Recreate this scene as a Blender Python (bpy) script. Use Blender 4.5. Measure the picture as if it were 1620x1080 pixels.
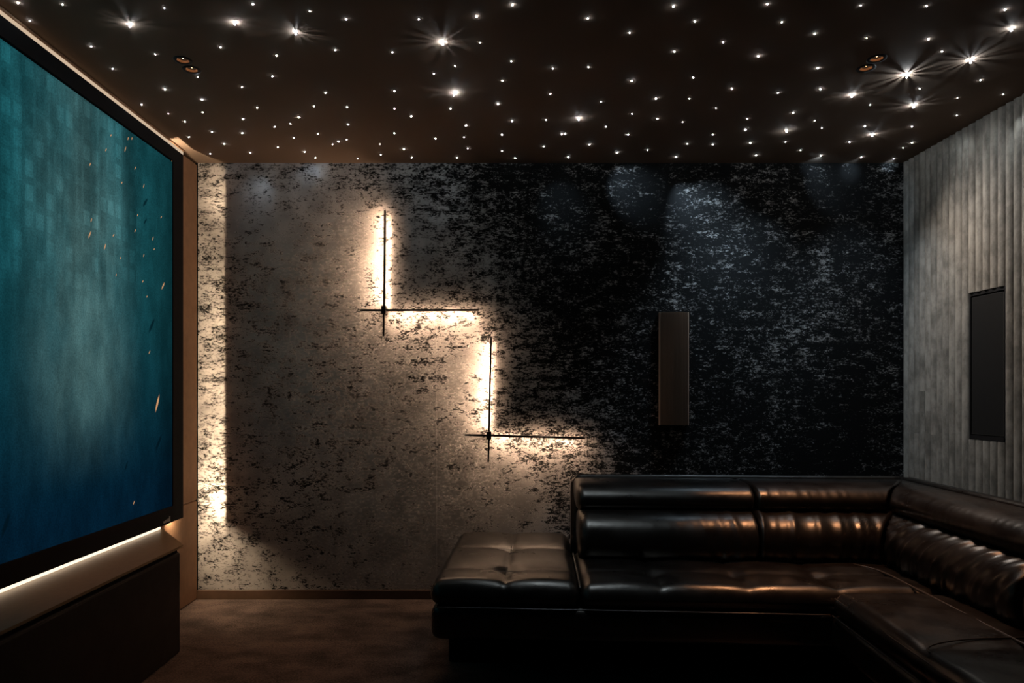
import bpy, bmesh, math, random
import numpy as np
from mathutils import Vector, Matrix
random.seed(7); rng = np.random.RandomState(7)
S = bpy.context.scene
C = S.collection
for o in list(bpy.data.objects): bpy.data.objects.remove(o)

# ------------------------------------------------------------------ camera
FPX = 1080.0; VX, VY = 786.0, 625.0; CZ = 1.10
cd = bpy.data.cameras.new('camera'); cam = bpy.data.objects.new('camera', cd); C.objects.link(cam)
cam.location = (0, 0, CZ); cam.rotation_euler = (math.pi/2, 0, 0)
cd.sensor_width = 36.0; cd.lens = 36.0*FPX/1620.0
cd.shift_x = (810-VX)/1620.0; cd.shift_y = (VY-540)/1620.0
cd.clip_start = 0.02
S.camera = cam
# ------------------------------------------------------------------ world and exposure
w = bpy.data.worlds.new('world'); S.world = w; w.use_nodes = True
w.node_tree.nodes['Background'].inputs[0].default_value = (0, 0, 0, 1)
S.view_settings.view_transform = 'Standard'; S.view_settings.look = 'None'
S.view_settings.gamma = 1.0; S.view_settings.use_curve_mapping = False
S.view_settings.exposure = 0.0
S.cycles.use_denoising = True
S.cycles.max_bounces = 8; S.cycles.diffuse_bounces = 4
S.cycles.sample_clamp_indirect = 4.0
# light levels
L_WALL = 145.0         # LED strips of the two cross lamps
L_BACK = 270.0          # LED strips hidden behind the screen
L_LEDGE = 1.4         # diffuser on the console
L_STAR = 650.0         # fibre tips
L_DOWN = 16.0           # recessed spots
L_SCREEN = .66
L_COVE = .62
L_END = 10500.0       # short bright end of the strip behind the screen
E_SPOT = 42.0

# ------------------------------------------------------------------ room sizes
YB = 3.695; XL = -1.618; XR = 2.219; ZC = 2.356; YR = -1.35
XS = -1.575          # face of the screen

# ------------------------------------------------------------------ node helpers
def new_mat(name):
    m = bpy.data.materials.new(name); m.use_nodes = True
    return m, m.node_tree.nodes, m.node_tree.links, m.node_tree.nodes['Principled BSDF']
def pbsdf(name, col, rough=0.5, metal=0.0, spec=0.5, bump=None, vary=None):
    """bump=(scale,strength,detail,dist), vary=(scale,amount)"""
    m, n, l, b = new_mat(name)
    b.inputs['Base Color'].default_value = (*col, 1); b.inputs['Roughness'].default_value = rough
    b.inputs['Metallic'].default_value = metal; b.inputs['Specular IOR Level'].default_value = spec
    g = n.new('ShaderNodeNewGeometry')
    if vary:
        t = n.new('ShaderNodeTexNoise'); t.inputs['Scale'].default_value = vary[0]; t.inputs['Detail'].default_value = 6
        l.new(g.outputs['Position'], t.inputs['Vector'])
        r = n.new('ShaderNodeMapRange'); r.inputs[1].default_value = .3; r.inputs[2].default_value = .7
        r.inputs[3].default_value = 1-vary[1]; r.inputs[4].default_value = 1+vary[1]
        l.new(t.outputs['Fac'], r.inputs[0])
        x = n.new('ShaderNodeVectorMath'); x.operation = 'SCALE'; x.inputs[0].default_value = col
        l.new(r.outputs[0], x.inputs['Scale']); l.new(x.outputs[0], b.inputs['Base Color'])
    if bump:
        t = n.new('ShaderNodeTexNoise'); t.inputs['Scale'].default_value = bump[0]; t.inputs['Detail'].default_value = bump[2]
        l.new(g.outputs['Position'], t.inputs['Vector'])
        u = n.new('ShaderNodeBump'); u.inputs['Strength'].default_value = bump[1]; u.inputs['Distance'].default_value = bump[3]
        l.new(t.outputs['Fac'], u.inputs['Height']); l.new(u.outputs[0], b.inputs['Normal'])
    return m
def emit(name, col, strength):
    m = bpy.data.materials.new(name); m.use_nodes = True
    n = m.node_tree.nodes; l = m.node_tree.links; n.clear()
    e = n.new('ShaderNodeEmission'); e.inputs[0].default_value = (*col, 1); e.inputs[1].default_value = strength
    o = n.new('ShaderNodeOutputMaterial'); l.new(e.outputs[0], o.inputs[0])
    return m
class NB:
    """tiny expression builder"""
    def __init__(s, m): s.n = m.node_tree.nodes; s.l = m.node_tree.links
    def put(s, sock, v):
        if isinstance(v, (int, float)): sock.default_value = v
        elif isinstance(v, (tuple, list)): sock.default_value = v
        else: s.l.new(v, sock)
    def m(s, op, a, b=0.0, c=0.0):
        x = s.n.new('ShaderNodeMath'); x.operation = op
        s.put(x.inputs[0], a); s.put(x.inputs[1], b); s.put(x.inputs[2], c); return x.outputs[0]
    def rng(s, v, a, b, c=0.0, d=1.0, smooth=True):
        x = s.n.new('ShaderNodeMapRange'); x.interpolation_type = 'SMOOTHSTEP' if smooth else 'LINEAR'
        for i, q in enumerate((v, a, b, c, d)): s.put(x.inputs[i], q)
        return x.outputs[0]
    def vec(s, x, y, z):
        c = s.n.new('ShaderNodeCombineXYZ'); s.put(c.inputs[0], x); s.put(c.inputs[1], y); s.put(c.inputs[2], z); return c.outputs[0]
    def noise(s, v, scale, detail=4, rough=.5):
        t = s.n.new('ShaderNodeTexNoise'); t.inputs['Scale'].default_value = scale
        t.inputs['Detail'].default_value = detail; t.inputs['Roughness'].default_value = rough
        s.l.new(v, t.inputs['Vector']); return t.outputs['Fac']
    def mix(s, f, a, b):
        x = s.n.new('ShaderNodeMix'); x.data_type = 'RGBA'
        s.put(x.inputs[0], f)
        s.put(x.inputs[6], (*a, 1) if isinstance(a, tuple) else a); s.put(x.inputs[7], (*b, 1) if isinstance(b, tuple) else b)
        return x.outputs[2]
    def pos(s):
        g = s.n.new('ShaderNodeNewGeometry'); p = s.n.new('ShaderNodeSeparateXYZ')
        s.l.new(g.outputs['Position'], p.inputs[0]); return g.outputs['Position'], p.outputs[0], p.outputs[1], p.outputs[2]

# ------------------------------------------------------------------ materials
def mat_wallpaper():
    m, n, l, b = new_mat('mottled_foil_wallpaper'); k = NB(m); P, x, y, z = k.pos()
    v = k.vec(x, 0.0, k.m('MULTIPLY', z, 2.1))
    f = k.noise(v, 46.0, 10, .85)                                 # flecks
    f2 = k.noise(v, 11.0, 7, .70)                                  # clusters of flecks
    fine = k.noise(k.vec(k.m('MULTIPLY', x, 90.0), 0.0, k.m('MULTIPLY', z, 330.0)), 1.0, 3, .7)   # threads
    big = k.noise(k.vec(x, 3.0, z), 2.2, 3, .55)
    cover = k.rng(k.m('ADD', x, k.m('MULTIPLY', k.m('SUBTRACT', z, 1.1), .55)), -.25, .85, .034, -.080)                        # more foil towards the lower left, less towards the upper right
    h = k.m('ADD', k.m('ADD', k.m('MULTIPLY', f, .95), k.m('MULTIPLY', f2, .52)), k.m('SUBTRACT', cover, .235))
    h = k.m('ADD', h, k.m('MULTIPLY', k.m('SUBTRACT', big, .5), .16))
    h = k.m('ADD', h, k.m('MULTIPLY', k.m('SUBTRACT', fine, .5), .13))
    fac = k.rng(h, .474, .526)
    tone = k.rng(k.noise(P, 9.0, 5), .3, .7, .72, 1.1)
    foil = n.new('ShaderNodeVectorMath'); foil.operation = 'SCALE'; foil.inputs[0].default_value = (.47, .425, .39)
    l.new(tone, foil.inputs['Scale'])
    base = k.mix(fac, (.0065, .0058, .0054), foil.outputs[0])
    l.new(base, b.inputs['Base Color'])
    l.new(k.rng(fac, 0, 1, .8, .40), b.inputs['Roughness']); l.new(k.rng(fac, 0, 1, .12, .5), b.inputs['Specular IOR Level'])
    l.new(k.rng(fac, 0, 1, 0.0, .35), b.inputs['Metallic'])
    u = n.new('ShaderNodeBump'); u.inputs['Strength'].default_value = .5; u.inputs['Distance'].default_value = .003
    l.new(k.m('ADD', fac, k.m('MULTIPLY', fine, .35)), u.inputs['Height']); l.new(u.outputs[0], b.inputs['Normal'])
    return m
def mat_carpet():
    m, n, l, b = new_mat('plush_brown_carpet'); k = NB(m); P, x, y, z = k.pos()
    patch = k.noise(k.vec(k.m('MULTIPLY', x, 1.0), k.m('MULTIPLY', y, 1.5), 0.0), 5.0, 4, .6)
    grain = k.noise(P, 120.0, 4, .75)
    f = k.m('ADD', k.m('MULTIPLY', patch, .55), k.m('MULTIPLY', grain, .75))
    l.new(k.mix(k.rng(f, .50, .80), (.016, .011, .0095), (.165, .108, .085)), b.inputs['Base Color'])
    b.inputs['Roughness'].default_value = .95; b.inputs['Specular IOR Level'].default_value = .1
    b.inputs['Sheen Weight'].default_value = .25; b.inputs['Sheen Tint'].default_value = (.8, .6, .5, 1)
    u = n.new('ShaderNodeBump'); u.inputs['Strength'].default_value = .8; u.inputs['Distance'].default_value = .006
    l.new(k.m('ADD', grain, k.m('MULTIPLY', patch, 2.0)), u.inputs['Height']); l.new(u.outputs[0], b.inputs['Normal'])
    return m
def mat_slat():
    m, n, l, b = new_mat('weathered_grey_wood'); k = NB(m); P, x, y, z = k.pos()
    oi = n.new('ShaderNodeObjectInfo')
    off = k.m('MULTIPLY', oi.outputs['Random'], 37.0)
    v = k.vec(k.m('ADD', k.m('MULTIPLY', x, 30.0), off), k.m('MULTIPLY', y, 16.0), k.m('ADD', k.m('MULTIPLY', z, 5.0), off))
    a = k.noise(v, 1.0, 7, .65)
    blot = k.noise(k.vec(x, k.m('MULTIPLY', y, 1.5), k.m('ADD', z, off)), 14.0, 5, .65)
    f = k.m('ADD', k.m('MULTIPLY', a, .5), k.m('MULTIPLY', blot, .5))
    f = k.m('ADD', f, k.m('MULTIPLY', k.m('SUBTRACT', oi.outputs['Random'], .5), .05))
    l.new(k.mix(k.rng(f, .34, .66), (.13, .110, .090), (.35, .300, .250)), b.inputs['Base Color'])
    b.inputs['Roughness'].default_value = .6; b.inputs['Specular IOR Level'].default_value = .35
    u = n.new('ShaderNodeBump'); u.inputs['Strength'].default_value = .5; u.inputs['Distance'].default_value = .0015
    l.new(a, u.inputs['Height']); l.new(u.outputs[0], b.inputs['Normal'])
    return m
def px_screen(px, py):
    s = (VX-px)/-XS
    return FPX/s, CZ+(VY-py)/s           # Y, Z on the screen plane
EMBERS = [(144.4,371,5.5),(147,348,3),(168.5,390,4.5),(182,372,2.5),(193,408,1.6),(186,435,2),(216,365,2.4),(220,340,2),
 (229.5,294,3),(195,289,1.8),(244,377,3),(246,394,1.6),(229.5,404,2.2),(228,445,2),(260,452,6),(234.6,469,1.6),(257,343.5,2.2),
 (238.5,557,2.6),(251,638,11),(214,795,3),(178,214,2),(205,219,2.6),(211,219,2),(200.5,236,4),(170,237,2.6),(145,260,2.8),(216,266,2.6)]
DEBRIS = [(232,320,9),(242,515,12),(202,737,7),(253,700,12),(12,830,16),(232,350,6)]
def mat_screen():
    m = bpy.data.materials.new('projected_picture'); m.use_nodes = True
    n = m.node_tree.nodes; l = m.node_tree.links; n.clear(); k = NB(m); P, x, y, z = k.pos()
    q = -XS/1.45; y = k.m('DIVIDE', y, q); z = k.m('ADD', k.m('DIVIDE', k.m('SUBTRACT', z, CZ), q), CZ)
    # misty street: teal at the top, navy towards the bottom, a lighter column of mist
    top = k.rng(z, .62, 1.75)
    col = k.mix(top, (.0014, .016, .036), (.0105, .088, .104))
    mist = k.m('MULTIPLY', k.rng(k.m('ABSOLUTE', k.m('SUBTRACT', y, 2.42)), 0.0, .42, 1.0, 0.0),
               k.m('MULTIPLY', k.rng(z, .75, 1.25), k.rng(z, 1.55, 2.2, 1.0, .45)))
    mist = k.m('MULTIPLY', mist, k.rng(k.noise(k.vec(0.0, k.m('MULTIPLY', y, 2.0), z), 3.0, 5, .6), .2, .75, .35, 1.1))
    col = k.mix(k.m('MULTIPLY', mist, .75), col, (.125, .255, .252))
    # towers: vertical bands and rows of windows, fading into the mist
    band = k.noise(k.vec(0.0, k.m('MULTIPLY', y, 6.0), 0.0), 1.0, 3, .6)
    colm = k.rng(band, .35, .65, .62, 1.35)
    cy = k.m('FLOOR', k.m('MULTIPLY', y, 20.0)); cz = k.m('FLOOR', k.m('MULTIPLY', z, 13.0))
    wn = n.new('ShaderNodeTexWhiteNoise'); wn.noise_dimensions = '3D'; l.new(k.vec(0.0, cy, cz), wn.inputs['Vector'])
    fy = k.m('FRACT', k.m('MULTIPLY', y, 20.0)); fz = k.m('FRACT', k.m('MULTIPLY', z, 13.0))
    inside = k.m('MULTIPLY', k.m('MULTIPLY', k.rng(fy, .08, .16), k.rng(fy, .80, .90, 1.0, 0.0)),
                 k.m('MULTIPLY', k.rng(fz, .10, .18), k.rng(fz, .76, .86, 1.0, 0.0)))
    lit = k.m('MULTIPLY', inside, k.rng(wn.outputs['Value'], .25, .9, -.15, .38))
    high = k.m('MULTIPLY', k.rng(z, 1.25, 1.75), k.rng(y, 2.95, 2.7))
    fac = k.m('MULTIPLY', k.m('ADD', 1.0, k.m('MULTIPLY', lit, high)), k.m('ADD', 1.0, k.m('MULTIPLY', k.m('SUBTRACT', colm, 1.0), high)))
    grain = k.rng(k.noise(P, 150.0, 2, .7), .25, .75, .78, 1.22)
    smoke = k.rng(k.noise(k.vec(0.0, k.m('MULTIPLY', y, 2.2), z), 4.0, 6, .62), .3, .7, .72, 1.22)
    fac = k.m('MULTIPLY', k.m('MULTIPLY', fac, grain), smoke)
    edge = k.rng(y, 3.07, 2.80, .55, 1.0); fac = k.m('MULTIPLY', fac, edge)
    sc = n.new('ShaderNodeVectorMath'); sc.operation = 'SCALE'; l.new(col, sc.inputs[0]); l.new(fac, sc.inputs['Scale'])
    col = sc.outputs[0]
    def marks(lst, thin):
        best = None
        for (px, py, r) in lst:
            Y, Z = px_screen(px, py); s = (VX-px)/-XS
            mp = n.new('ShaderNodeMapping'); mp.vector_type = 'TEXTURE'
            mp.inputs['Location'].default_value = (XS, Y, Z)
            mp.inputs['Rotation'].default_value = (-math.radians(18+(px*7) % 25), 0, 0)
            mp.inputs['Scale'].default_value = (1, max(.0030, r*thin/s*1.3), r*1.45/s)
            l.new(P, mp.inputs[0])
            ln = n.new('ShaderNodeVectorMath'); ln.operation = 'LENGTH'; l.new(mp.outputs[0], ln.inputs[0])
            best = ln.outputs['Value'] if best is None else k.m('MINIMUM', best, ln.outputs['Value'])
        return best
    col = k.mix(k.m('MULTIPLY', k.rng(marks(DEBRIS, .25), .5, 1.1, 1.0, 0.0), .75), col, (.0008, .008, .014))
    col = k.mix(k.rng(marks(EMBERS, .22), .45, 1.1, 1.0, 0.0), col, (.95, .48, .22))
    e = n.new('ShaderNodeEmission'); l.new(col, e.inputs[0]); e.inputs[1].default_value = L_SCREEN
    o = n.new('ShaderNodeOutputMaterial'); l.new(e.outputs[0], o.inputs[0])
    return m
def mat_leather(name, col, rough, spec=.5):
    m, n, l, b = new_mat(name); k = NB(m); P, x, y, z = k.pos()
    pores = n.new('ShaderNodeTexVoronoi'); pores.inputs['Scale'].default_value = 420.0; l.new(P, pores.inputs['Vector'])
    soft = k.noise(P, 38.0, 4, .55)
    b.inputs['Base Color'].default_value = (*col, 1)
    b.inputs['Specular IOR Level'].default_value = spec; b.inputs['Specular Tint'].default_value = (1.0, .90, .80, 1)
    l.new(k.rng(k.noise(P, 11.0, 4), .3, .7, rough-.05, rough+.06), b.inputs['Roughness'])
    u = n.new('ShaderNodeBump'); u.inputs['Strength'].default_value = .30; u.inputs['Distance'].default_value = .0025
    l.new(k.m('ADD', k.m('MULTIPLY', pores.outputs['Distance'], .12), soft), u.inputs['Height']); l.new(u.outputs[0], b.inputs['Normal'])
    return m

M = dict(
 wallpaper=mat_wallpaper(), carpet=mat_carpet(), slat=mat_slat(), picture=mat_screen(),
 leather=mat_leather('black_sofa_leather', (.0045, .0032, .0026), .32, .6),
 cord=pbsdf('piping_leather', (.03, .022, .017), .4),
 panel=pbsdf('brown_suede_panel', (.26, .135, .068), .75, bump=(300, .3, 3, .001), vary=(25, .12)),
 consoleskin=mat_leather('dark_console_leather', (.022, .015, .011), .55, .3),
 bronze=pbsdf('bronze_brushed_panel', (.33, .215, .115), .38, .35, bump=(120, .1, 2, .001), vary=(60, .08)),
 black=pbsdf('black_satin_frame', (.010, .008, .008), .55, spec=.25),
 velvet=pbsdf('black_velvet_border', (.006, .0055, .006), .85, spec=.2),
 lampmetal=pbsdf('dark_bronze_lamp_metal', (.030, .018, .010), .4, .6),
 ceiling=pbsdf('dark_ceiling_fabric', (.20, .140, .103), .9, spec=.15, bump=(700, .25, 2, .001)),
 darkwall=pbsdf('dark_backing', (.012, .011, .010), .8),
 skirting=pbsdf('brown_skirting', (.085, .045, .026), .45, vary=(30, .12)),
 speaker=pbsdf('bronze_speaker_fins', (.30, .205, .15), .36, .65),
 grille=pbsdf('speaker_grille_cloth', (.009, .007, .006), .8, spec=.2, bump=(900, .4, 2, .001)),
 gunmetal=pbsdf('thin_metal_edge', (.16, .14, .12), .35, .8),
 chrome=pbsdf('silver_mark', (.55, .53, .52), .35, .6),
 copper=pbsdf('copper_reflector', (.42, .24, .15), .55, .4),
 ledwall=emit('warm_led_wall', (1.0, .69, .47), L_WALL),
 ledback=emit('warm_led_back', (1.0, .78, .53), L_BACK),
 ledend=emit('warm_led_end', (1.0, .78, .53), L_END),
 ledledge=emit('ledge_diffuser', (1.0, .83, .63), L_LEDGE),
 ledcove=emit('cove_diffuser', (1.0, .75, .52), L_COVE),
 star=emit('fibre_tip', (.80, .92, 1.0), L_STAR),
 cage=pbsdf('added_ray_posts', (.75, .78, .80), .5),
 trim=pbsdf('copper_edge', (.85, .58, .42), .3, .5),
 bulb=emit('spot_bulb', (1.0, .58, .30), L_DOWN),
)

# ------------------------------------------------------------------ mesh helpers
def link(o, parent=None):
    C.objects.link(o)
    if parent is not None: o.parent = parent
    return o
def tag(o, label=None, cat=None, group=None, kind=None):
    if label: o['label'] = label
    if cat: o['category'] = cat
    if group: o['group'] = group
    if kind: o['kind'] = kind
    return o
def empty(name, loc, label=None, cat=None, group=None, rz=0.0):
    e = bpy.data.objects.new(name, None); e.location = loc; e.rotation_euler = (0, 0, rz); e.empty_display_size = .1
    link(e); return tag(e, label, cat, group)
def build(name, V, F, mat, parent=None, smooth=False, origin=None, recalc=True):
    """V in the parent's own axes, measured from the parent's origin (or world when there is none)"""
    me = bpy.data.meshes.new(name); V = np.asarray(V, float)
    o = bpy.data.objects.new(name, me)
    if origin is not None: V = V-np.asarray(origin); o.location = origin
    me.from_pydata(V.tolist(), [], [tuple(int(i) for i in f) for f in F]); me.materials.append(mat)
    if recalc:
        b = bmesh.new(); b.from_mesh(me); bmesh.ops.recalc_face_normals(b, faces=b.faces); b.to_mesh(me); b.free()
    if smooth: me.polygons.foreach_set('use_smooth', [True]*len(me.polygons))
    return link(o, parent)
class MB:
    def __init__(s): s.v = []; s.f = []
    def add(s, V, F):
        k = len(s.v); s.v += [tuple(p) for p in V]; s.f += [tuple(i+k for i in f) for f in F]; return s
    def box(s, x0, x1, y0, y1, z0, z1):
        return s.add([(x, y, z) for x in (x0, x1) for y in (y0, y1) for z in (z0, z1)],
              [(0,1,3,2),(4,6,7,5),(0,4,5,1),(2,3,7,6),(0,2,6,4),(1,5,7,3)])
    def bbox(s, x0, x1, y0, y1, z0, z1, r):
        V, F = rbox((x0, y0, z0), (x1, y1, z1), r, None, 2); return s.add(V, F)
    def prism_y(s, poly, y0, y1):          # poly in (x,z)
        n = len(poly)
        V = [(x, y0, z) for x, z in poly]+[(x, y1, z) for x, z in poly]
        return s.add(V, [tuple(range(n)), tuple(range(2*n-1, n-1, -1))]+[(i, (i+1) % n, n+(i+1) % n, n+i) for i in range(n)])
    def lathe(s, prof, c, seg=20, close=True):     # prof (r,z) about z through c
        V = []; F = []
        for r, z in prof:
            for i in range(seg):
                a = 2*math.pi*i/seg; V.append((c[0]+r*math.cos(a), c[1]+r*math.sin(a), c[2]+z))
        for j in range(len(prof)-1):
            for i in range(seg): F.append((j*seg+i, j*seg+(i+1) % seg, (j+1)*seg+(i+1) % seg, (j+1)*seg+i))
        return s.add(V, F)
    def tube(s, pts, r, seg=6):
        pts = [Vector(p) for p in pts]; V = []; F = []; n = len(pts)
        for i, p in enumerate(pts):
            t = (pts[min(i+1, n-1)]-pts[max(i-1, 0)]).normalized()
            a = t.cross(Vector((0, 0, 1)));  a = a if a.length > 1e-3 else t.cross(Vector((1, 0, 0)))
            a.normalize(); b = a.cross(t)
            for j in range(seg):
                q = 2*math.pi*j/seg; V.append(tuple(p+a*(r*math.cos(q))+b*(r*math.sin(q))))
        for i in range(n-1):
            for j in range(seg): F.append((i*seg+j, i*seg+(j+1) % seg, (i+1)*seg+(j+1) % seg, (i+1)*seg+j))
        F.append(tuple(range(seg))); F.append(tuple(range(n*seg-1, (n-1)*seg-1, -1)))
        return s.add(V, F)
    def build(s, name, mat, parent=None, smooth=False, origin=None):
        return build(name, s.v, s.f, mat, parent, smooth, origin)
def rbox(lo, hi, r, step=None, n=None):
    """rounded box; step: grid spacing of its faces, or n: divisions inside the rounding only"""
    lo = np.array(lo, float); hi = np.array(hi, float); r = min(r, *(0.4999*(hi-lo)))
    ax = []
    for k in range(3):
        a = np.linspace(0, 1, (n or 4)+1)
        e0 = lo[k]+r*a; e1 = hi[k]-r*a[::-1]
        mid = np.array([])
        if step:
            c = max(1, int(round((hi[k]-lo[k]-2*r)/step))); mid = np.linspace(lo[k]+r, hi[k]-r, c+1)[1:-1]
        ax.append(np.concatenate([e0, mid, e1]))
    idx = {}; V = []; F = []
    nn = [len(a) for a in ax]
    def vid(i):
        if i not in idx:
            p = np.array([ax[k][i[k]] for k in range(3)]); q = np.clip(p, lo+r, hi-r); d = p-q
            L = np.linalg.norm(d)
            # keep even spacing round the edge
            if L > 0:
                t = np.tan(np.clip(d/r, -1, 1)*math.pi/4); p = q+r*t/np.linalg.norm(t)
            idx[i] = len(V); V.append(p)
        return idx[i]
    for k in range(3):
        a, b = (k+1) % 3, (k+2) % 3
        for side in (0, nn[k]-1):
            for i in range(nn[a]-1):
                for j in range(nn[b]-1):
                    q = []
                    for di, dj in ((0,0),(1,0),(1,1),(0,1)):
                        t = [0,0,0]; t[k] = side; t[a] = i+di; t[b] = j+dj; q.append(vid(tuple(t)))
                    F.append(q if side else q[::-1])
    return np.array(V), F

# ================================================================== the room
def structure(o): o['kind'] = 'structure'; return o
floor = structure(MB().box(XL-.1, XR+.1, YR-.1, YB+.1, -.08, 0).build('floor', M['carpet']))
# back wall with its three drops of wallpaper
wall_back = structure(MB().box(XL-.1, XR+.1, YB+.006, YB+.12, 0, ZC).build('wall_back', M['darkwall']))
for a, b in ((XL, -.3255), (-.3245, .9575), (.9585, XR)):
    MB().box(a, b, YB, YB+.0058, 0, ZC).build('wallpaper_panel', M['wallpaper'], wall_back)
wall_rear = structure(MB().box(XL-.1, XR+.1, YR-.12, YR, 0, ZC).build('wall_rear', M['darkwall']))
wall_left = structure(MB().box(XL-.12, XL-.022, YR, YB, 0, ZC).build('wall_left', M['darkwall']))
ys = [YB-.006, 2.45, 1.2, -.05, YR]
for i in range(4):
    for z0, z1 in ((.002, .531), (.535, ZC-.012)):
        V, F = rbox((XL-.022, ys[i+1]+.002, z0), (XL, ys[i]-.002, z1), .008, None, 3)
        build('wall_panel', V, F, M['panel'], wall_left, True)
wall_right = structure(MB().box(XR, XR+.12, YR, YB, 0, ZC).build('wall_right', M['darkwall']))
baseboard = structure(MB().bbox(XL+.001, XR-.02, YB-.016, YB+.0, 0, .050, .003).build('baseboard_back', M['skirting']))

# slats of the right wall, joined lengthwise at uneven heights
SP = .0462; SPK = range(11, 16); ZS0, ZS1 = .895, 1.575
prof = [(-.0210, 0.0), (-.0202, .006), (-.0175, .0125), (-.0105, .0190), (-.001, .0228), (.009, .0248), (.0160, .0230), (.0192, .0175), (.0202, .008), (.0202, 0.0)]
slat_cache = {}
def slat_piece(yc, z0, z1):
    key = round(z1-z0, 3)
    if key not in slat_cache:
        n = len(prof); V = [(-q, p, 0) for p, q in prof]+[(-q, p, key) for p, q in prof]; V = V+V     # the ends have corners of their own
        F = [(i, i+1, n+i+1, n+i) for i in range(n-1)]+[tuple(range(2*n, 3*n)), tuple(range(4*n-1, 3*n-1, -1))]
        o = build('slat', V, F, M['slat'], wall_right); slat_cache[key] = o.data
        o.data.polygons.foreach_set('use_smooth', [0 < i < n-2 for i in range(len(o.data.polygons))])
    else:
        o = link(bpy.data.objects.new('slat', slat_cache[key]), wall_right)
    o.location = (XR-rng.uniform(0, .0015), yc, z0)
joints = {4: 1.02, 5: .90, 8: 1.06, 16: 1.21, 17: .95, 2: .9, 13: .0}
for i in range(58):
    yc = YB-.003-SP*(i+.5)
    if i in SPK:
        slat_piece(yc, 0, ZS0); slat_piece(yc, ZS1, ZC); continue
    j = joints.get(i) or (round(rng.uniform(.35, 1.9), 2) if rng.rand() < .55 else 0)
    if j: slat_piece(yc, 0, j-.0004); slat_piece(yc, j+.0004, ZC)
    else: slat_piece(yc, 0, ZC)

# ceiling with square cut-outs for the four recessed spots
SPOTS = [(-1.177, 2.560), (-1.177, 2.634), (1.418, 2.548), (1.418, 2.622)]
HS = .0225
xs = sorted({XL-.1, XR+.1} | {a+d for a, _ in SPOTS for d in (-HS, HS)})
yv = sorted({YR-.1, YB+.1} | {b+d for _, b in SPOTS for d in (-HS, HS)})
cm = MB()
for i in range(len(xs)-1):
    for j in range(len(yv)-1):
        cx, cy = (xs[i]+xs[i+1])/2, (yv[j]+yv[j+1])/2
        if any(abs(cx-a) < HS and abs(cy-b) < HS for a, b in SPOTS): continue
        cm.add([(xs[i], yv[j], ZC), (xs[i+1], yv[j], ZC), (xs[i+1], yv[j+1], ZC), (xs[i], yv[j+1], ZC)], [(0, 3, 2, 1)])
cm.add([(xs[0], yv[0], ZC+.12), (xs[-1], yv[0], ZC+.12), (xs[-1], yv[-1], ZC+.12), (xs[0], yv[-1], ZC+.12)], [(0, 1, 2, 3)])
ceiling = structure(build('ceiling', cm.v, cm.f, M['ceiling'], recalc=False))

# ================================================================== the big screen
ZT, ZBt = 2.308, .484; YE = 3.430; YN = .22
scr = empty('wall_screen', (XS, (YE+YN)/2, ZBt), 'huge black-framed screen on the left wall showing a misty teal city', 'screen')
SO = np.array(scr.location)
def sbox(name, x0, x1, y0, y1, z0, z1, mat, r=None, parent=None):
    m = MB(); (m.bbox(x0, x1, y0, y1, z0, z1, r) if r else m.box(x0, x1, y0, y1, z0, z1))
    V = np.array(m.v)-SO; return build(name, V, m.f, mat, parent or scr)
b = .072
fr = MB()
for x0, x1, y0, y1, z0, z1 in ((XS-.026, XS, YN, YE-.105, ZT-b+.006, ZT), (XS-.026, XS, YN, YE-.105, ZBt, ZBt+b+.006),
                              (XS-.026, XS, YN, YN+b, ZBt+b, ZT-b), (XS-.0055, XS, YE-b-.036, YE-.0005, ZBt+.001, ZT-.001)):
    fr.bbox(x0, x1, y0, y1, z0, z1, .002)
build('frame', np.array(fr.v)-SO, fr.f, M['velvet'], scr)
sbox('backing', XS-.030, XS-.012, YN+.02, YE-.1005, ZBt+.02, ZT-.02, M['velvet'])
sbox('picture', XS-.0115, XS-.006, YN+b, YE-.1015, ZBt+b, ZT-b, M['picture'])
# silver maker's mark low on the frame
mk = MB()
for i, (dy, hh) in enumerate(((0, .010), (.014, .012), (.028, .014), (.042, .016), (.056, .024))):
    mk.box(XS, XS+.0012, 3.225+dy, 3.225+dy+.009, ZBt+.010, ZBt+.010+hh)
build('maker_mark', np.array(mk.v)-SO, mk.f, M['chrome'], scr)
# LED strip hidden behind the right-hand edge, on its carrier
sbox('light_strip', XS-.0385, XS-.0355, YE-.082, YE-.079, ZBt+.06, ZBt+1.35, M['ledback'])
sbox('strip_end_lamp', XS-.0395, XS-.0355, YE-.082, YE-.078, ZBt+.020, ZBt+.046, M['ledend'])
sbox('strip_end_lamp', XS-.0395, XS-.0355, YE-.082, YE-.078, ZT-.062, ZT-.0575, M['ledend'])
sbox('strip_carrier', XS-.0425, XS-.030, YE-.100, YE-.0825, ZBt+.015, ZT-.018, M['black'])
for yy in (.6, 1.7, 2.7):
    sbox('wall_bracket', XL+.0002, XS-.0302, yy-.03, yy+.03, 1.2, 1.6, M['black'])
cove = empty('cove_light', (XL, 1.8, ZC-.03), 'long thin glowing light strip between the screen and the ceiling', 'light strip')
MB().box(0, .010, YN-1.8, 3.50-1.8, -.0055, .0215).build('diffuser', M['ledcove'], cove)
MB().box(0, .016, YN-1.8, 3.50-1.8, .0215, .0295).build('housing', M['panel'], cove)

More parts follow.
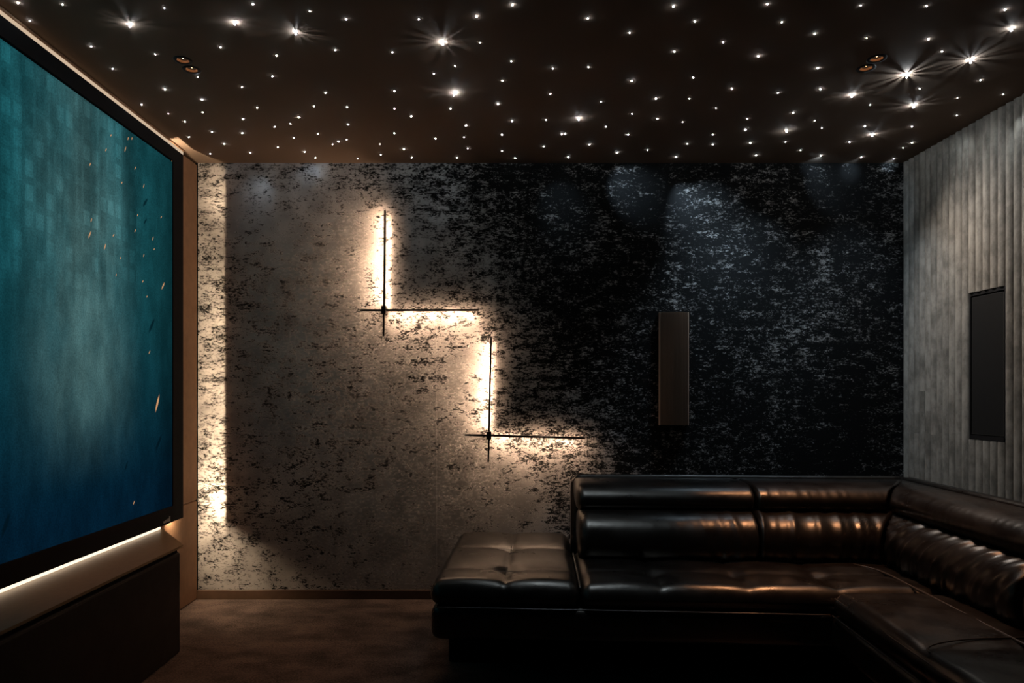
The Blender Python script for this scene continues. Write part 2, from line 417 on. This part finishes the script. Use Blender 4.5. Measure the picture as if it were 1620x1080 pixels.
# ================================================================== console under the screen
con = empty('media_console', (XL, 1.2, 0), 'low dark leather console with a bronze top under the screen', 'console')
def cb(name, m, mat, smooth=False): return build(name, np.array(m.v)-np.array(con.location), m.f, mat, con, smooth)
YC1, YC0 = 2.926, -.6
def slab(poly, z0, z1):
    n = len(poly); m = MB()
    return m.add([(x, y, z0) for x, y in poly]+[(x, y, z1) for x, y in poly],
                 [tuple(range(n))[::-1], tuple(range(n, 2*n))]+[(i, (i+1) % n, n+(i+1) % n, n+i) for i in range(n)])
body = cb('body', slab([(XL+.002, YC0), (-1.354, YC0), (-1.354, YC1-.006), (XL+.002, YC1+.355)], 0, .430), M['consoleskin'])
bv = body.modifiers.new('soft', 'BEVEL'); bv.width = .012; bv.segments = 3; bv.limit_method = 'ANGLE'
tp = cb('top_panel', slab([(XL+.002, YC0), (-1.344, YC0), (-1.344, YC1), (XL+.018, YC1+.344), (XL+.002, YC1+.344)], .450, .460), M['bronze'])
cb('shadow_gap', slab([(XL+.002, YC0), (-1.366, YC0), (-1.366, YC1-.01), (XL+.002, YC1+.33)], .430, .450), M['velvet'])
cb('light_strip', MB().box(XL+.002, XL+.012, YC0+.03, YC1+.335, .4605, .4790), M['ledledge'])

# ================================================================== two cross-shaped wall lamps
def cross_lamp(xv, zh, up, dn, lf, rt, label, tilt=0.0, rise=0.0):
    """thin bar crossing thin bar; LED strips sit on the back, turned left and down"""
    h = .070; yf = YB-h
    L = empty('wall_lamp', (xv, YB, zh), label, 'wall lamp', 'pair of crossed-bar wall lamps')
    L0 = np.array(L.location)
    t = .0048
    def shear(V):
        V = np.array(V, float)-L0; return np.stack([V[:, 0]+tilt*V[:, 2], V[:, 1], V[:, 2]+rise*V[:, 0]], 1)
    def part(name, m, mat): return build(name, shear(m.v), m.f, mat, L)
    m = MB(); m.box(xv-t, xv+t, yf-.008, yf+.006, zh-dn, zh+up); part('upright_bar', m, M['lampmetal'])
    m = MB(); m.box(xv-lf, xv+rt, yf-.008, yf+.006, zh-.0058, zh+.0046); part('cross_bar', m, M['lampmetal'])
    m = MB(); m.bbox(xv-.0125, xv+.0125, yf-.022, yf+.012, zh-.0215, zh+.0215, .002); part('hub', m, M['lampmetal'])
    m = MB(); m.box(xv-.010, xv+.010, yf+.012, YB-.0002, zh-.016, zh+.016); part('wall_mount', m, M['lampmetal'])
    # diffusers: three facets, turned to the wall and to the left / downwards
    za, zb_, xa, xb = zh+.024, zh+up-.006, xv+.016, xv+rt-.006
    cs = [(-t, .0062), (-t, .0075), (-t+.0044, .0138), (t-.0022, .0148)]
    V = [(xv+a, yf+c, zz) for zz in (za, zb_) for a, c in cs]
    build('light_strip', shear(V), [(k, k+4, k+5, k+1) for k in range(3)], M['ledwall'], L, recalc=False)
    V = [(xx, yf+c, zh+a) for xx in (xa, xb) for a, c in ((-.0024, .0062), (-.0024, .0125), (-.0004, .0165), (.0016, .0170))]
    build('light_strip', shear(V), [(k, k+1, k+5, k+4) for k in range(3)], M['ledwall'], L, recalc=False)
    m = MB(); m.box(xv+t-.0021, xv+t, yf+.0061, yf+.0150, za, zb_); part('strip_shield', m, M['lampmetal'])
    m = MB(); m.box(xa, xb, yf+.0061, yf+.0172, zh+.0017, zh+.0042); part('strip_shield', m, M['lampmetal'])
SW = FPX/(YB-.070)
def wx(px): return (px-VX)/SW
def wz(py): return CZ+(VY-py)/SW
cross_lamp(wx(607.5), wz(490.5), (490.5-333)/SW, 41/SW, 37/SW, 150/SW, 'upper left crossed-bar wall lamp glowing against the wallpaper', .010, 0.002)
cross_lamp(wx(773.5), wz(688.5), (688.5-532)/SW, 42/SW, 38/SW, 152/SW, 'lower right crossed-bar wall lamp glowing just above the sofa', .022, -.027)

# ================================================================== speakers
ws = empty('ribbed_wall_speaker', ((.872+1.043)/2, YB, .936), 'slim bronze vertically ribbed speaker hanging on the wallpaper wall', 'speaker')
W0 = np.array(ws.location); x0, x1, z0, z1 = .876, 1.030, .940, 1.545
xc, hw = (x0+x1)/2, (x1-x0)/2
def bow(x): return YB-.026-.024*(1-((x-xc)/hw)**2)
nf = 24; xsr = np.linspace(x0, x1, nf+1)
poly = [(x0, YB-.0002)]+[(x, bow(x)) for x in xsr]+[(x1, YB-.0002)]
n_ = len(poly); V = [(x, y, z0) for x, y in poly]+[(x, y, z1) for x, y in poly]
build('cabinet', np.array(V)-W0, [tuple(range(n_)), tuple(range(2*n_-1, n_-1, -1))]+[(i, (i+1) % n_, n_+(i+1) % n_, n_+i) for i in range(n_)], M['speaker'], ws)
m = MB()
for a, b_ in zip(xsr[:-1], xsr[1:]):
    c_ = (a+b_)/2; a += .0006; b_ -= .0006
    m.add([(a, bow(a)+.0002, z0+.001), (c_, bow(c_)-.0042, z0+.001), (b_, bow(b_)+.0002, z0+.001), (a, bow(a)+.0002, z1-.001), (c_, bow(c_)-.0042, z1-.001), (b_, bow(b_)+.0002, z1-.001)],
          [(0, 1, 4, 3), (1, 2, 5, 4), (0, 2, 1), (3, 4, 5), (0, 3, 5, 2)])
o = build('front_ribs', np.array(m.v)-W0, m.f, M['speaker'], ws); o['kind'] = 'stuff'
for a in (x0, x1):
    m = MB(); m.box(a-.0015, a+.0015, YB-.030, YB-.002, z0-.001, z1+.001); build('side_trim', np.array(m.v)-W0, m.f, M['trim'], ws)

ya, yb = YB-.003-SP*16, YB-.003-SP*11
iw = empty('inset_wall_speaker', (XR, (ya+yb)/2, ZS0), 'flat black speaker panel set between the grey wooden slats', 'speaker'); I0 = np.array(iw.location)
def ib(name, m, mat): return build(name, np.array(m.v)-I0, m.f, mat, iw)
m = MB(); e = .009
m.box(XR-.016, XR-.0002, ya+.001, ya+e, ZS0+.002, ZS1-.002); m.box(XR-.016, XR-.0002, yb-e, yb-.001, ZS0+.002, ZS1-.002)
m.box(XR-.016, XR-.0002, ya+e, yb-e, ZS1-.016, ZS1-.002); m.box(XR-.019, XR-.0002, ya+e, yb-e, ZS0+.002, ZS0+.022); ib('frame', m, M['black'])
m = MB(); m.bbox(XR-.0135, XR-.0002, ya+e+.006, yb-e-.002, ZS0+.026, ZS1-.022, .003); ib('grille', m, M['grille'])
m = MB(); m.box(XR-.0165, XR-.0137, ya+e+.003, ya+e+.0055, ZS0+.028, ZS1-.024); ib('edge_strip', m, M['gunmetal'])
m = MB(); m.box(XR-.0150, XR-.0137, ya+e+.006, yb-e-.004, ZS0+.0262, ZS0+.028); ib('edge_strip', m, M['gunmetal'])

# ================================================================== recessed spots
spot_lab = ['recessed copper-rimmed ceiling spot near the screen, the one closer to the camera', 'recessed copper-rimmed ceiling spot near the screen, the one closer to the wallpaper',
            'recessed copper-rimmed ceiling spot near the slats, the one closer to the camera', 'recessed copper-rimmed ceiling spot near the slats, the one closer to the wallpaper']
for (x, y), lab, en in zip(SPOTS, spot_lab, (.22, .22, 1.45, 1.45)):
    e = empty('ceiling_spot', (x, y, ZC), lab, 'spotlight', 'paired recessed ceiling spots')
    MB().lathe([(.022, .0), (.022, -.002), (.024, -.003), (.033, -.0025), (.0345, 0)], (0, 0, -.0003), 28).build('rim', M['black'], e, True)
    MB().lathe([(.022, 0), (.0180, .0060), (.0178, .0062)], (0, 0, 0), 28).build('reflector', M['copper'], e, True)
    MB().lathe([(.0178, .0062), (.0165, .020), (.0125, .040), (.0001, .0405)], (0, 0, 0), 28).build('baffle', M['velvet'], e, True)
    MB().lathe([(.0001, .0070), (.0030, .0076), (.0048, .0100), (.0052, .0140), (.0052, .0395)], (0, 0, 0), 20).build('bulb', M['bulb'], e, True)
    ld = bpy.data.lights.new('spot_beam', 'SPOT'); ld.energy = E_SPOT*en; ld.color = (1.0, .47, .22); ld.spot_size = math.radians(46); ld.spot_blend = .9; ld.shadow_soft_size = .010
    lo = bpy.data.objects.new('spot_beam', ld); lo.location = (0, 0, -.004); link(lo, e)

# ================================================================== fibre-optic stars
A = [(85,12),(297,21),(142,98),(617,114),(780,38),(1200,20),(1114,103),(1404,150),(433,220),(737,257),(535,326),(1047,224),(1312,263),(1292,362),(1148,412),(1592,237),(1545,440),(1490,504),(938,365),(783,423),(959,472),(963,533),(672,496),(799,539),(878,576),(1221,511),(1154,564),(1418,556),(1304,601),(1510,634),(1006,625),(1150,630),(1394,654),(896,650),(1064,683),(1188,724),(1318,698),(1446,720),(998,729),(1497,748),(1578,684),(1607,670),(1470,53),(1378,586)]
B = [(23,91),(368,91),(642,77),(812,22),(1170,87),(1576,30),(481,197),(658,202),(242,248),(1367,155),(1581,244),(807,290),(540,313),(439,349),(1003,324),(1173,318),(764,382),(1379,383),(252,431),(535,440),(992,445),(1493,467),(1232,483),(743,492),(27,507),(252,515),(518,515),(332,551),(1126,560),(1379,540),(1500,562),(971,568),(810,573),(592,595),(1256,601),(32,590),(251,633),(1046,636),(1062,634),(762,638),(1361,638),(583,650),(447,657),(25,662),(184,684),(1178,685),(961,695),(297,707),(601,704),(762,716),(1309,724),(1453,711),(187,733),(334,747),(549,748),(825,750),(1078,745),(78,752),(1588,744)]
D = [(402,19),(58,102),(470,105),(192,200),(359,266),(627,160),(845,26),(1157,28),(1530,45),(1560,132),(873,180),(1166,185),(1231,244),(1366,283),(641,322),(1064,351),(1414,380),(50,368),(653,422),(803,449),(1125,420),(233,420),(452,440),(32,468),(890,497),(1095,498),(1305,464),(1522,447),(158,513),(1301,547),(525,534),(307,562),(627,572),(0,578),(660,607),(493,618),(298,615),(865,598),(1088,600),(143,638),(900,637),(321,678),(488,673),(22,682),(143,685),(792,674),(1088,677),(1046,701),(560,713),(348,737),(655,738),(848,746),(1002,753)]
stars = [(x/3, y/3) for x, y in A]+[(540+x/3, y/3) for x, y in B]+[(1080+x/3, y/3) for x, y in D]
big = {(1080+1064/3, 117.0): (9, 'largest star light with the longest rays, near the right-hand ceiling spots'),
       (1080+1366/3, 283/3): (7, 'bright long-rayed star light just left of the frame edge above the slats'),
       (1080+1095/3, 166.0): (6, 'bright rayed star light below the largest one, over the corner of the slats'),
       (1080+803/3, 449/3): (5, 'rayed star light left of the slats, below the right-hand ceiling spots'),
       (1080+900/3, 637/3): (5, 'rayed star light close to the wallpaper, left of the slat corner'),
       (540+481/3, 197/3): (6, 'brightest star light over the middle of the room, farther from the wallpaper'),
       (540+535/3, 440/3): (6, 'brightest star light over the middle of the room, nearer the wallpaper'),
       (1404/3, 50.0): (4.5, 'rayed star light between the left ceiling spots and the middle'),
       (1114/3, 103/3): (4, 'rayed star light at upper left, above and right of the ceiling spots'),
       (617/3, 38.0): (4, 'rayed star light at upper left, over the big screen'),
       (540+1126/3, 560/3): (4, 'rayed star light right of centre above the ribbed speaker'),
       (1080+493/3, 206.0): (4, 'rayed star light over the dark right half of the wallpaper'),
       (1080+1560/3, 44.0): (4, 'rayed star light high in the right-hand corner of the view')}
small_mesh = {}
def tip_mesh(r):
    if r not in small_mesh:
        b = bmesh.new(); bmesh.ops.create_icosphere(b, subdivisions=1, radius=r)
        me = bpy.data.meshes.new('star_light'); b.to_mesh(me); b.free(); me.materials.append(M['star'])
        me.polygons.foreach_set('use_smooth', [True]*len(me.polygons)); small_mesh[r] = me
    return small_mesh[r]
def ceil_pt(px, py):
    s = (VY-py)/(ZC-CZ); return (px-VX)/s, FPX/s
def finned(e, size, seed):
    """added cage of white posts round the fibre end, made up to split its light into rays"""
    r = np.random.RandomState(seed); n = int(r.randint(11, 16)); H = .0065+.0008*size; r0 = .0032
    m = MB(); edges = np.cumsum(r.uniform(.6, 1.7, n)); edges = edges/edges[-1]*2*math.pi
    for k in range(n):
        a = edges[k]; w = (2*math.pi/n)*r.uniform(.30, .62)
        p0 = (r0*math.cos(a), r0*math.sin(a)); p1 = (r0*math.cos(a+w), r0*math.sin(a+w)); hh = H*r.uniform(1.0, 1.1)
        q0 = (p0[0]*1.1, p0[1]*1.1); q1 = (p1[0]*1.1, p1[1]*1.1)
        m.add([(*p0, 0), (*p1, 0), (*q1, 0), (*q0, 0), (*p0, -hh), (*p1, -hh), (*q1, -hh), (*q0, -hh)],
              [(0,1,2,3),(4,7,6,5),(0,4,5,1),(1,5,6,2),(2,6,7,3),(3,7,4,0)])
    m.build('ray_cage', M['cage'], e)  # added posts, there only to shape the rays
    ld = bpy.data.lights.new('star_glow', 'POINT'); ld.energy = .0075*size**2; ld.color = (.80, .92, 1.0); ld.shadow_soft_size = .0003
    lo = bpy.data.objects.new('star_glow', ld); lo.location = (0, 0, -H*.90); link(lo, e)
    t = bpy.data.objects.new('lens', tip_mesh(.0026)); t.location = (0, 0, -.0028); link(t, e)
nb = 0
for i, (px, py) in enumerate(stars):
    x, y = ceil_pt(px, py)
    key = next((k for k in big if abs(k[0]-px) < .2 and abs(k[1]-py) < .2), None)
    if key:
        e = empty('star_light', (x, y, ZC), big[key][1], 'star light', 'fibre-optic ceiling stars')
        finned(e, big[key][0], 40+i); nb += 1
    else:
        r = rng.choice([.0008, .0010, .0013], p=[.35, .4, .25])
        if (px, py) in ((720.0, 313/3), (540+439/3, 349/3), (490.0, 53/3), (1378/3, 586/3)): r = .0008
        o = bpy.data.objects.new('star_light', tip_mesh(float(r))); o.location = (x, y, ZC-r*1.05); link(o)
        tag(o, 'small cold-white fibre-optic star point dotting the dark ceiling, without long rays', 'star light', 'fibre-optic ceiling stars')
# beams of the fibre ends, plus added warm fill beams for the slats
def beam(px, py, tx, ty, tz, e, size=30, col=(.55, .78, 1.0)):
    x, y = ceil_pt(px, py)
    ld = bpy.data.lights.new('star_or_fill_beam', 'SPOT'); ld.energy = e; ld.color = col; ld.spot_size = math.radians(size); ld.spot_blend = 1.0
    ld.shadow_soft_size = .004
    o = bpy.data.objects.new('star_or_fill_beam', ld); o.location = (x, y, ZC-.012)
    o.rotation_euler = (Vector((tx, ty, tz))-o.location).to_track_quat('-Z', 'Y').to_euler(); link(o)
def wallpt(px, py): s = FPX/YB; return (px-VX)/s, YB, CZ+(VY-py)/s
for px, py, tx, ty, e, sz in ((499,249.3,490,275,.22,75),(405,240,405,310,.45,60),(960,232,1000,300,7.0,56),(1110,227,1125,340,8.0,58),
                              (1298,246,1285,262,.5,75),(1362,248,1345,270,.6,75),(1414,251,1405,262,.3,75),(1266,237,1330,300,5.0,58),
                              (880,231,890,330,2.0,56),(700,190,702,300,.4,46),(1243,224,1180,600,15.0,75),(1060,248,1280,660,18.0,75),(1380,212,1370,640,18.0,75),(1177,226,1120,640,15.0,70)):
    beam(px, py, *wallpt(tx, ty), e, sz)
for px, py, tx, ty, tz, e in ((872,31,.45,2.85,.5,16),(930,29,.75,2.85,.5,16),(809,97,.15,2.6,.4,6),(995,52,1.0,2.75,.5,12)):
    beam(px, py, tx, ty, tz, e, 50, (.72, .88, 1.0))
for px, py, yy, zz, e, sz in ((1266,237,2.95,1.35,17,80),(1206,248,2.7,1.0,20,80),(1380,212,2.85,1.0,5,80),(1298,246,2.6,1.6,12,80),(1515,155,3.05,2.15,1.2,60),(1587,149,2.86,2.15,1.4,60),(1513,182,3.30,2.2,1.0,60)):
    beam(px, py, XR-.02, yy, zz, e, sz, (1.0, .95, .88) if e > 4 else (.78, .92, 1.0))  # the strong warm ones are added fill that brings out the slat ridges

# ================================================================== corner sofa
TH = math.radians(-3.6)
sofa = empty('corner_sofa', (-.255, 2.565, 0), 'large black leather corner sofa with tufted chaise and rounded headrests', 'sofa', rz=TH)
LE = M['leather']
def scale_seg(a): return max(0.0, 4*a*(1-a))
def pillow(u, cuts, pw=.4):
    for a, b in zip(cuts[:-1], cuts[1:]):
        if a <= u <= b: return scale_seg((u-a)/(b-a))**pw
    return 0.0
def cushion(name, lo, hi, r, ucuts, vcuts, A, step=.014, tufts=True, wr=0.0):
    V, F = rbox(lo, hi, r, step, 6); zt = hi[2]
    for p in V:
        t = np.clip((p[2]-(zt-r))/r, 0, 1)
        h = pillow(p[0], ucuts)*pillow(p[1], vcuts)
        d = 0.0
        if tufts:
            for a in ucuts[1:-1]:
                for c in vcuts[1:-1]:
                    q = ((p[0]-a)**2+(p[1]-c)**2)/(.045**2); d += math.exp(-q)
        w_ = wr*math.sin(p[0]*31+3*math.sin(p[1]*9))*math.sin(p[1]*17+p[0]*5) if wr else 0
        p[2] += t*(A*h-A*.9*d+w_)
        # front roll bulges out a little between seams
        if p[1] < lo[1]+r: p[1] -= .010*pillow(p[0], ucuts, .3)*(1-abs((p[2]-lo[2])/(zt-lo[2])-.5)*1.6)
    return build(name, V, F, LE, sofa, True)
UC = [0, .283, .565]; UM = [.567, .86, 1.18, 1.50, 1.86]; VC = [-.02, .215, .60, .975]
cushion('chaise_cushion', (0, 0, .305), (.565, .97, .388), .052, UC, VC, .022)
cushion('seat_cushion', (.567, 0, .305), (1.90, .62, .386), .050, UM, [-.02, .215, .60, .8], .018, wr=.0012)
cushion('seat_cushion', (1.462, -1.30, .305), (1.90, -.012, .388), .045, [1.44, 1.90], [-1.32, -.56, .0], .020, tufts=False, wr=.0015)
# seams
def cord(name, pts, r=.0022, n=1):
    MB().tube(pts, r, 6).build(name, M['cord'], sofa, True)
def ztop(u, v, cuts, vc, z, A): return z+A*pillow(u, cuts)*pillow(v, vc)
cord('seam', [(.283, v, .3885-.0012*0) for v in np.linspace(.05, .93, 24)], .0016)
for v in (.215, .60):
    cord('seam', [(u, v, .3885) for u in np.linspace(.05, .53, 20)], .0013)
cord('seam', [(.566, v, .379+.006*math.sin(min(1, (v-.02)/.1)*1.57)) for v in np.linspace(.02, .56, 24)], .0045)
cord('front_piping', [(u, -.006-.004*pillow(u, UC if u < .566 else UM, .3), .307) for u in np.linspace(.03, 1.46, 60)], .0032)
pts = [(u, .405, .398) for u in np.linspace(.62, 1.60, 30)]
for a in np.linspace(0, math.pi/2, 10)[1:]: pts.append((1.60+.17*math.sin(a), .405-.17*(1-math.cos(a)), .400))
pts += [(1.77, v, .402) for v in np.linspace(.20, -1.28, 40)]
cord('seat_piping', pts, .0048)
arc = [(1.468+.40*(1-math.cos(a)), -.63+.14*math.sin(a), .404) for a in np.linspace(.02, math.pi/2, 18)]
cord('seam', arc, .0022)
cord('front_piping', [(1.470, v, .372) for v in np.linspace(-.03, -1.28, 30)], .003)
cord('front_piping', [(1.462, v, .310) for v in np.linspace(-.03, -1.28, 30)], .003)
# base, plinth
def rb(name, lo, hi, r, mat=LE, step=None): V, F = rbox(lo, hi, r, step, 4); return build(name, V, F, mat, sofa, True)
rb('base_frame', (.004, .004, .175), (2.24, .955, .307), .035)
rb('base_frame', (1.468, -1.29, .176), (2.24, .10, .306), .035)
rb('plinth', (.04, .25, 0), (2.2, .90, .18), .01, M['velvet'])
rb('plinth', (1.62, -1.2, 0), (2.18, .30, .181), .01, M['velvet'])

# sweep of a closed profile, mitred into the corner
RIM_V, RIM_U = .955, 2.255
def crom(ctrl, n=8):
    P = np.array(ctrl, float); K = len(P); out = []
    for i in range(K):
        p0, p1, p2, p3 = P[(i-1) % K], P[i], P[(i+1) % K], P[(i+2) % K]
        for t in np.linspace(0, 1, n, endpoint=False):
            out.append(.5*((2*p1)+(-p0+p2)*t+(2*p0-5*p1+4*p2-p3)*t*t+(-p0+3*p1-3*p2+p3)*t**3))
    return np.array(out)
LOW = [(.34, .36), (.50, .365), (.565, .41), (.592, .48), (.572, .545), (.51, .588), (.40, .60), (.27, .56), (.25, .43)]     # (offset from the rim, z)
LOWR = [(.20, .36), (.36, .365), (.41, .41), (.43, .48), (.41, .545), (.36, .588), (.28, .60), (.17, .56), (.15, .43)]
HEAD = [(.32, .588), (.42, .582), (.475, .610), (.485, .652), (.445, .692), (.36, .706), (.20, .702), (.10, .69), (.09, .63), (.2, .59)]
HEADR = [(.22, .588), (.30, .582), (.345, .610), (.352, .652), (.318, .692), (.25, .706), (.16, .702), (.09, .69), (.08, .63), (.15, .59)]
def sweep(name, pm, pr, run, a, b, r0, r1, shrink=.25, wrinkle=None, step=.010, n=8, mat=None):
    """run 'main': a,b are u values (b None = mitre); run 'ret': a None = mitre, b is a v value"""
    PM, PR = crom(pm, n), crom(pr, n); K = len(PM); cm_, cr_ = PM.mean(0), PR.mean(0)
    length = abs((b if b is not None else RIM_U-cr_[0])-(a if a is not None else RIM_V-cm_[0]))
    N = int(length/step)+1; rows = []
    for i in range(N+1):
        t = i/N; s0 = t*length; s1 = (1-t)*length
        # denser towards the ends so that the rounding is smooth
        f = 1.0
        if r0 and s0 < r0: f = min(f, math.sqrt(max(0, 1-(1-s0/r0)**2)))
        if r1 and s1 < r1: f = min(f, math.sqrt(max(0, 1-(1-s1/r1)**2)))
        g = 1-shrink*(1-f); row = []
        for k in range(K):
            om, zm = PM[k]; orr, zr = PR[k]
            if run == 'main':
                c = cm_; o, z = om, zm
                o, z = c[0]+(o-c[0])*g, c[1]+(z-c[1])*g
                e1 = b if b is not None else RIM_U-orr
                u = a+(e1-a)*t
                if wrinkle: dd = wrinkle(u, k/K); o += dd*(om-c[0])/.15; z += dd*(zm-c[1])/.15
                row.append((u, RIM_V-o, z))
            else:
                c = cr_; o, z = orr, zr
                o, z = c[0]+(o-c[0])*g, c[1]+(z-c[1])*g
                e0 = a if a is not None else RIM_V-om
                v = e0+(b-e0)*t
                if wrinkle: dd = wrinkle(v, k/K); o += dd*(orr-c[0])/.12; z += dd*(zr-c[1])/.12
                row.append((RIM_U-o, v, z))
        rows.append(row)
    V = [p for r in rows for p in r]; F = []
    for i in range(N):
        for k in range(K): F.append((i*K+k, i*K+(k+1) % K, (i+1)*K+(k+1) % K, (i+1)*K+k))
    for base in (0, N*K):
        c = len(V); V.append(tuple(np.mean(V[base:base+K], 0)))
        for k in range(K): F.append((base+k, base+(k+1) % K, c))
    return build(name, V, F, mat or LE, sofa, True)
def ridged(seed, fr):
    r = np.random.RandomState(seed); ph = r.uniform(0, 6.28, 6); q = r.uniform(.7, 1.5, 6)
    def f(x):
        s = 0
        for i in range(4):
            s += (1-abs(math.sin(x*fr*q[i]+ph[i]+.8*math.sin(x*fr*.37*q[i]+ph[i+1]))))**2.2/(1+i*.5)
        return s/2-.4
    return f
w1, w2, w3 = ridged(3, 34), ridged(8, 30), ridged(5, 22)
def amp(x, a, b): return max(0.0, min(1.0, (x-a)/(b-a)))
sweep('back_cushion', LOW, LOWR, 'main', .585, 1.338, .045, .014, .22, lambda u, k: .012*amp(u, .85, 1.3)*w1(u+.10*k))
sweep('back_cushion', LOW, LOWR, 'main', 1.342, None, .014, .014, .10, lambda u, k: .015*w2(u-.08*k))
sweep('back_cushion', LOW, LOWR, 'ret', None, -.40, .014, .05, .16, lambda v, k: .019*w3(v*1.2+.42*k))
sweep('back_cushion', LOW, LOWR, 'ret', -.43, -1.25, .05, .04, .16, lambda v, k: .006*w3(v-.2*k))
sweep('headrest', HEAD, HEADR, 'main', .580, 1.350, .035, .014, .25, lambda u, k: .0018*w1(u*1.8+.05*k)*amp(u, .95, 1.2))
sweep('headrest', HEAD, HEADR, 'main', 1.356, None, .014, .010, .20, lambda u, k: .0028*w2(u*2.0+.04*k))
sweep('headrest', HEAD, HEADR, 'ret', None, -1.25, .010, .04, .20, lambda v, k: .0026*w3(v*2.6+.05*k))
for uu in (1.338, 1.342):
    pass
# back shell
SH = [(.13, .10), (.13, .66), (.09, .694), (.03, .694), (.002, .665), (.0, .40), (.002, .10)]
sweep('back_shell', SH, SH, 'main', .570, None, .03, 0, .15, n=5, step=.03)
sweep('back_shell', SH, SH, 'ret', None, -1.27, 0, .03, .15, n=5, step=.03)
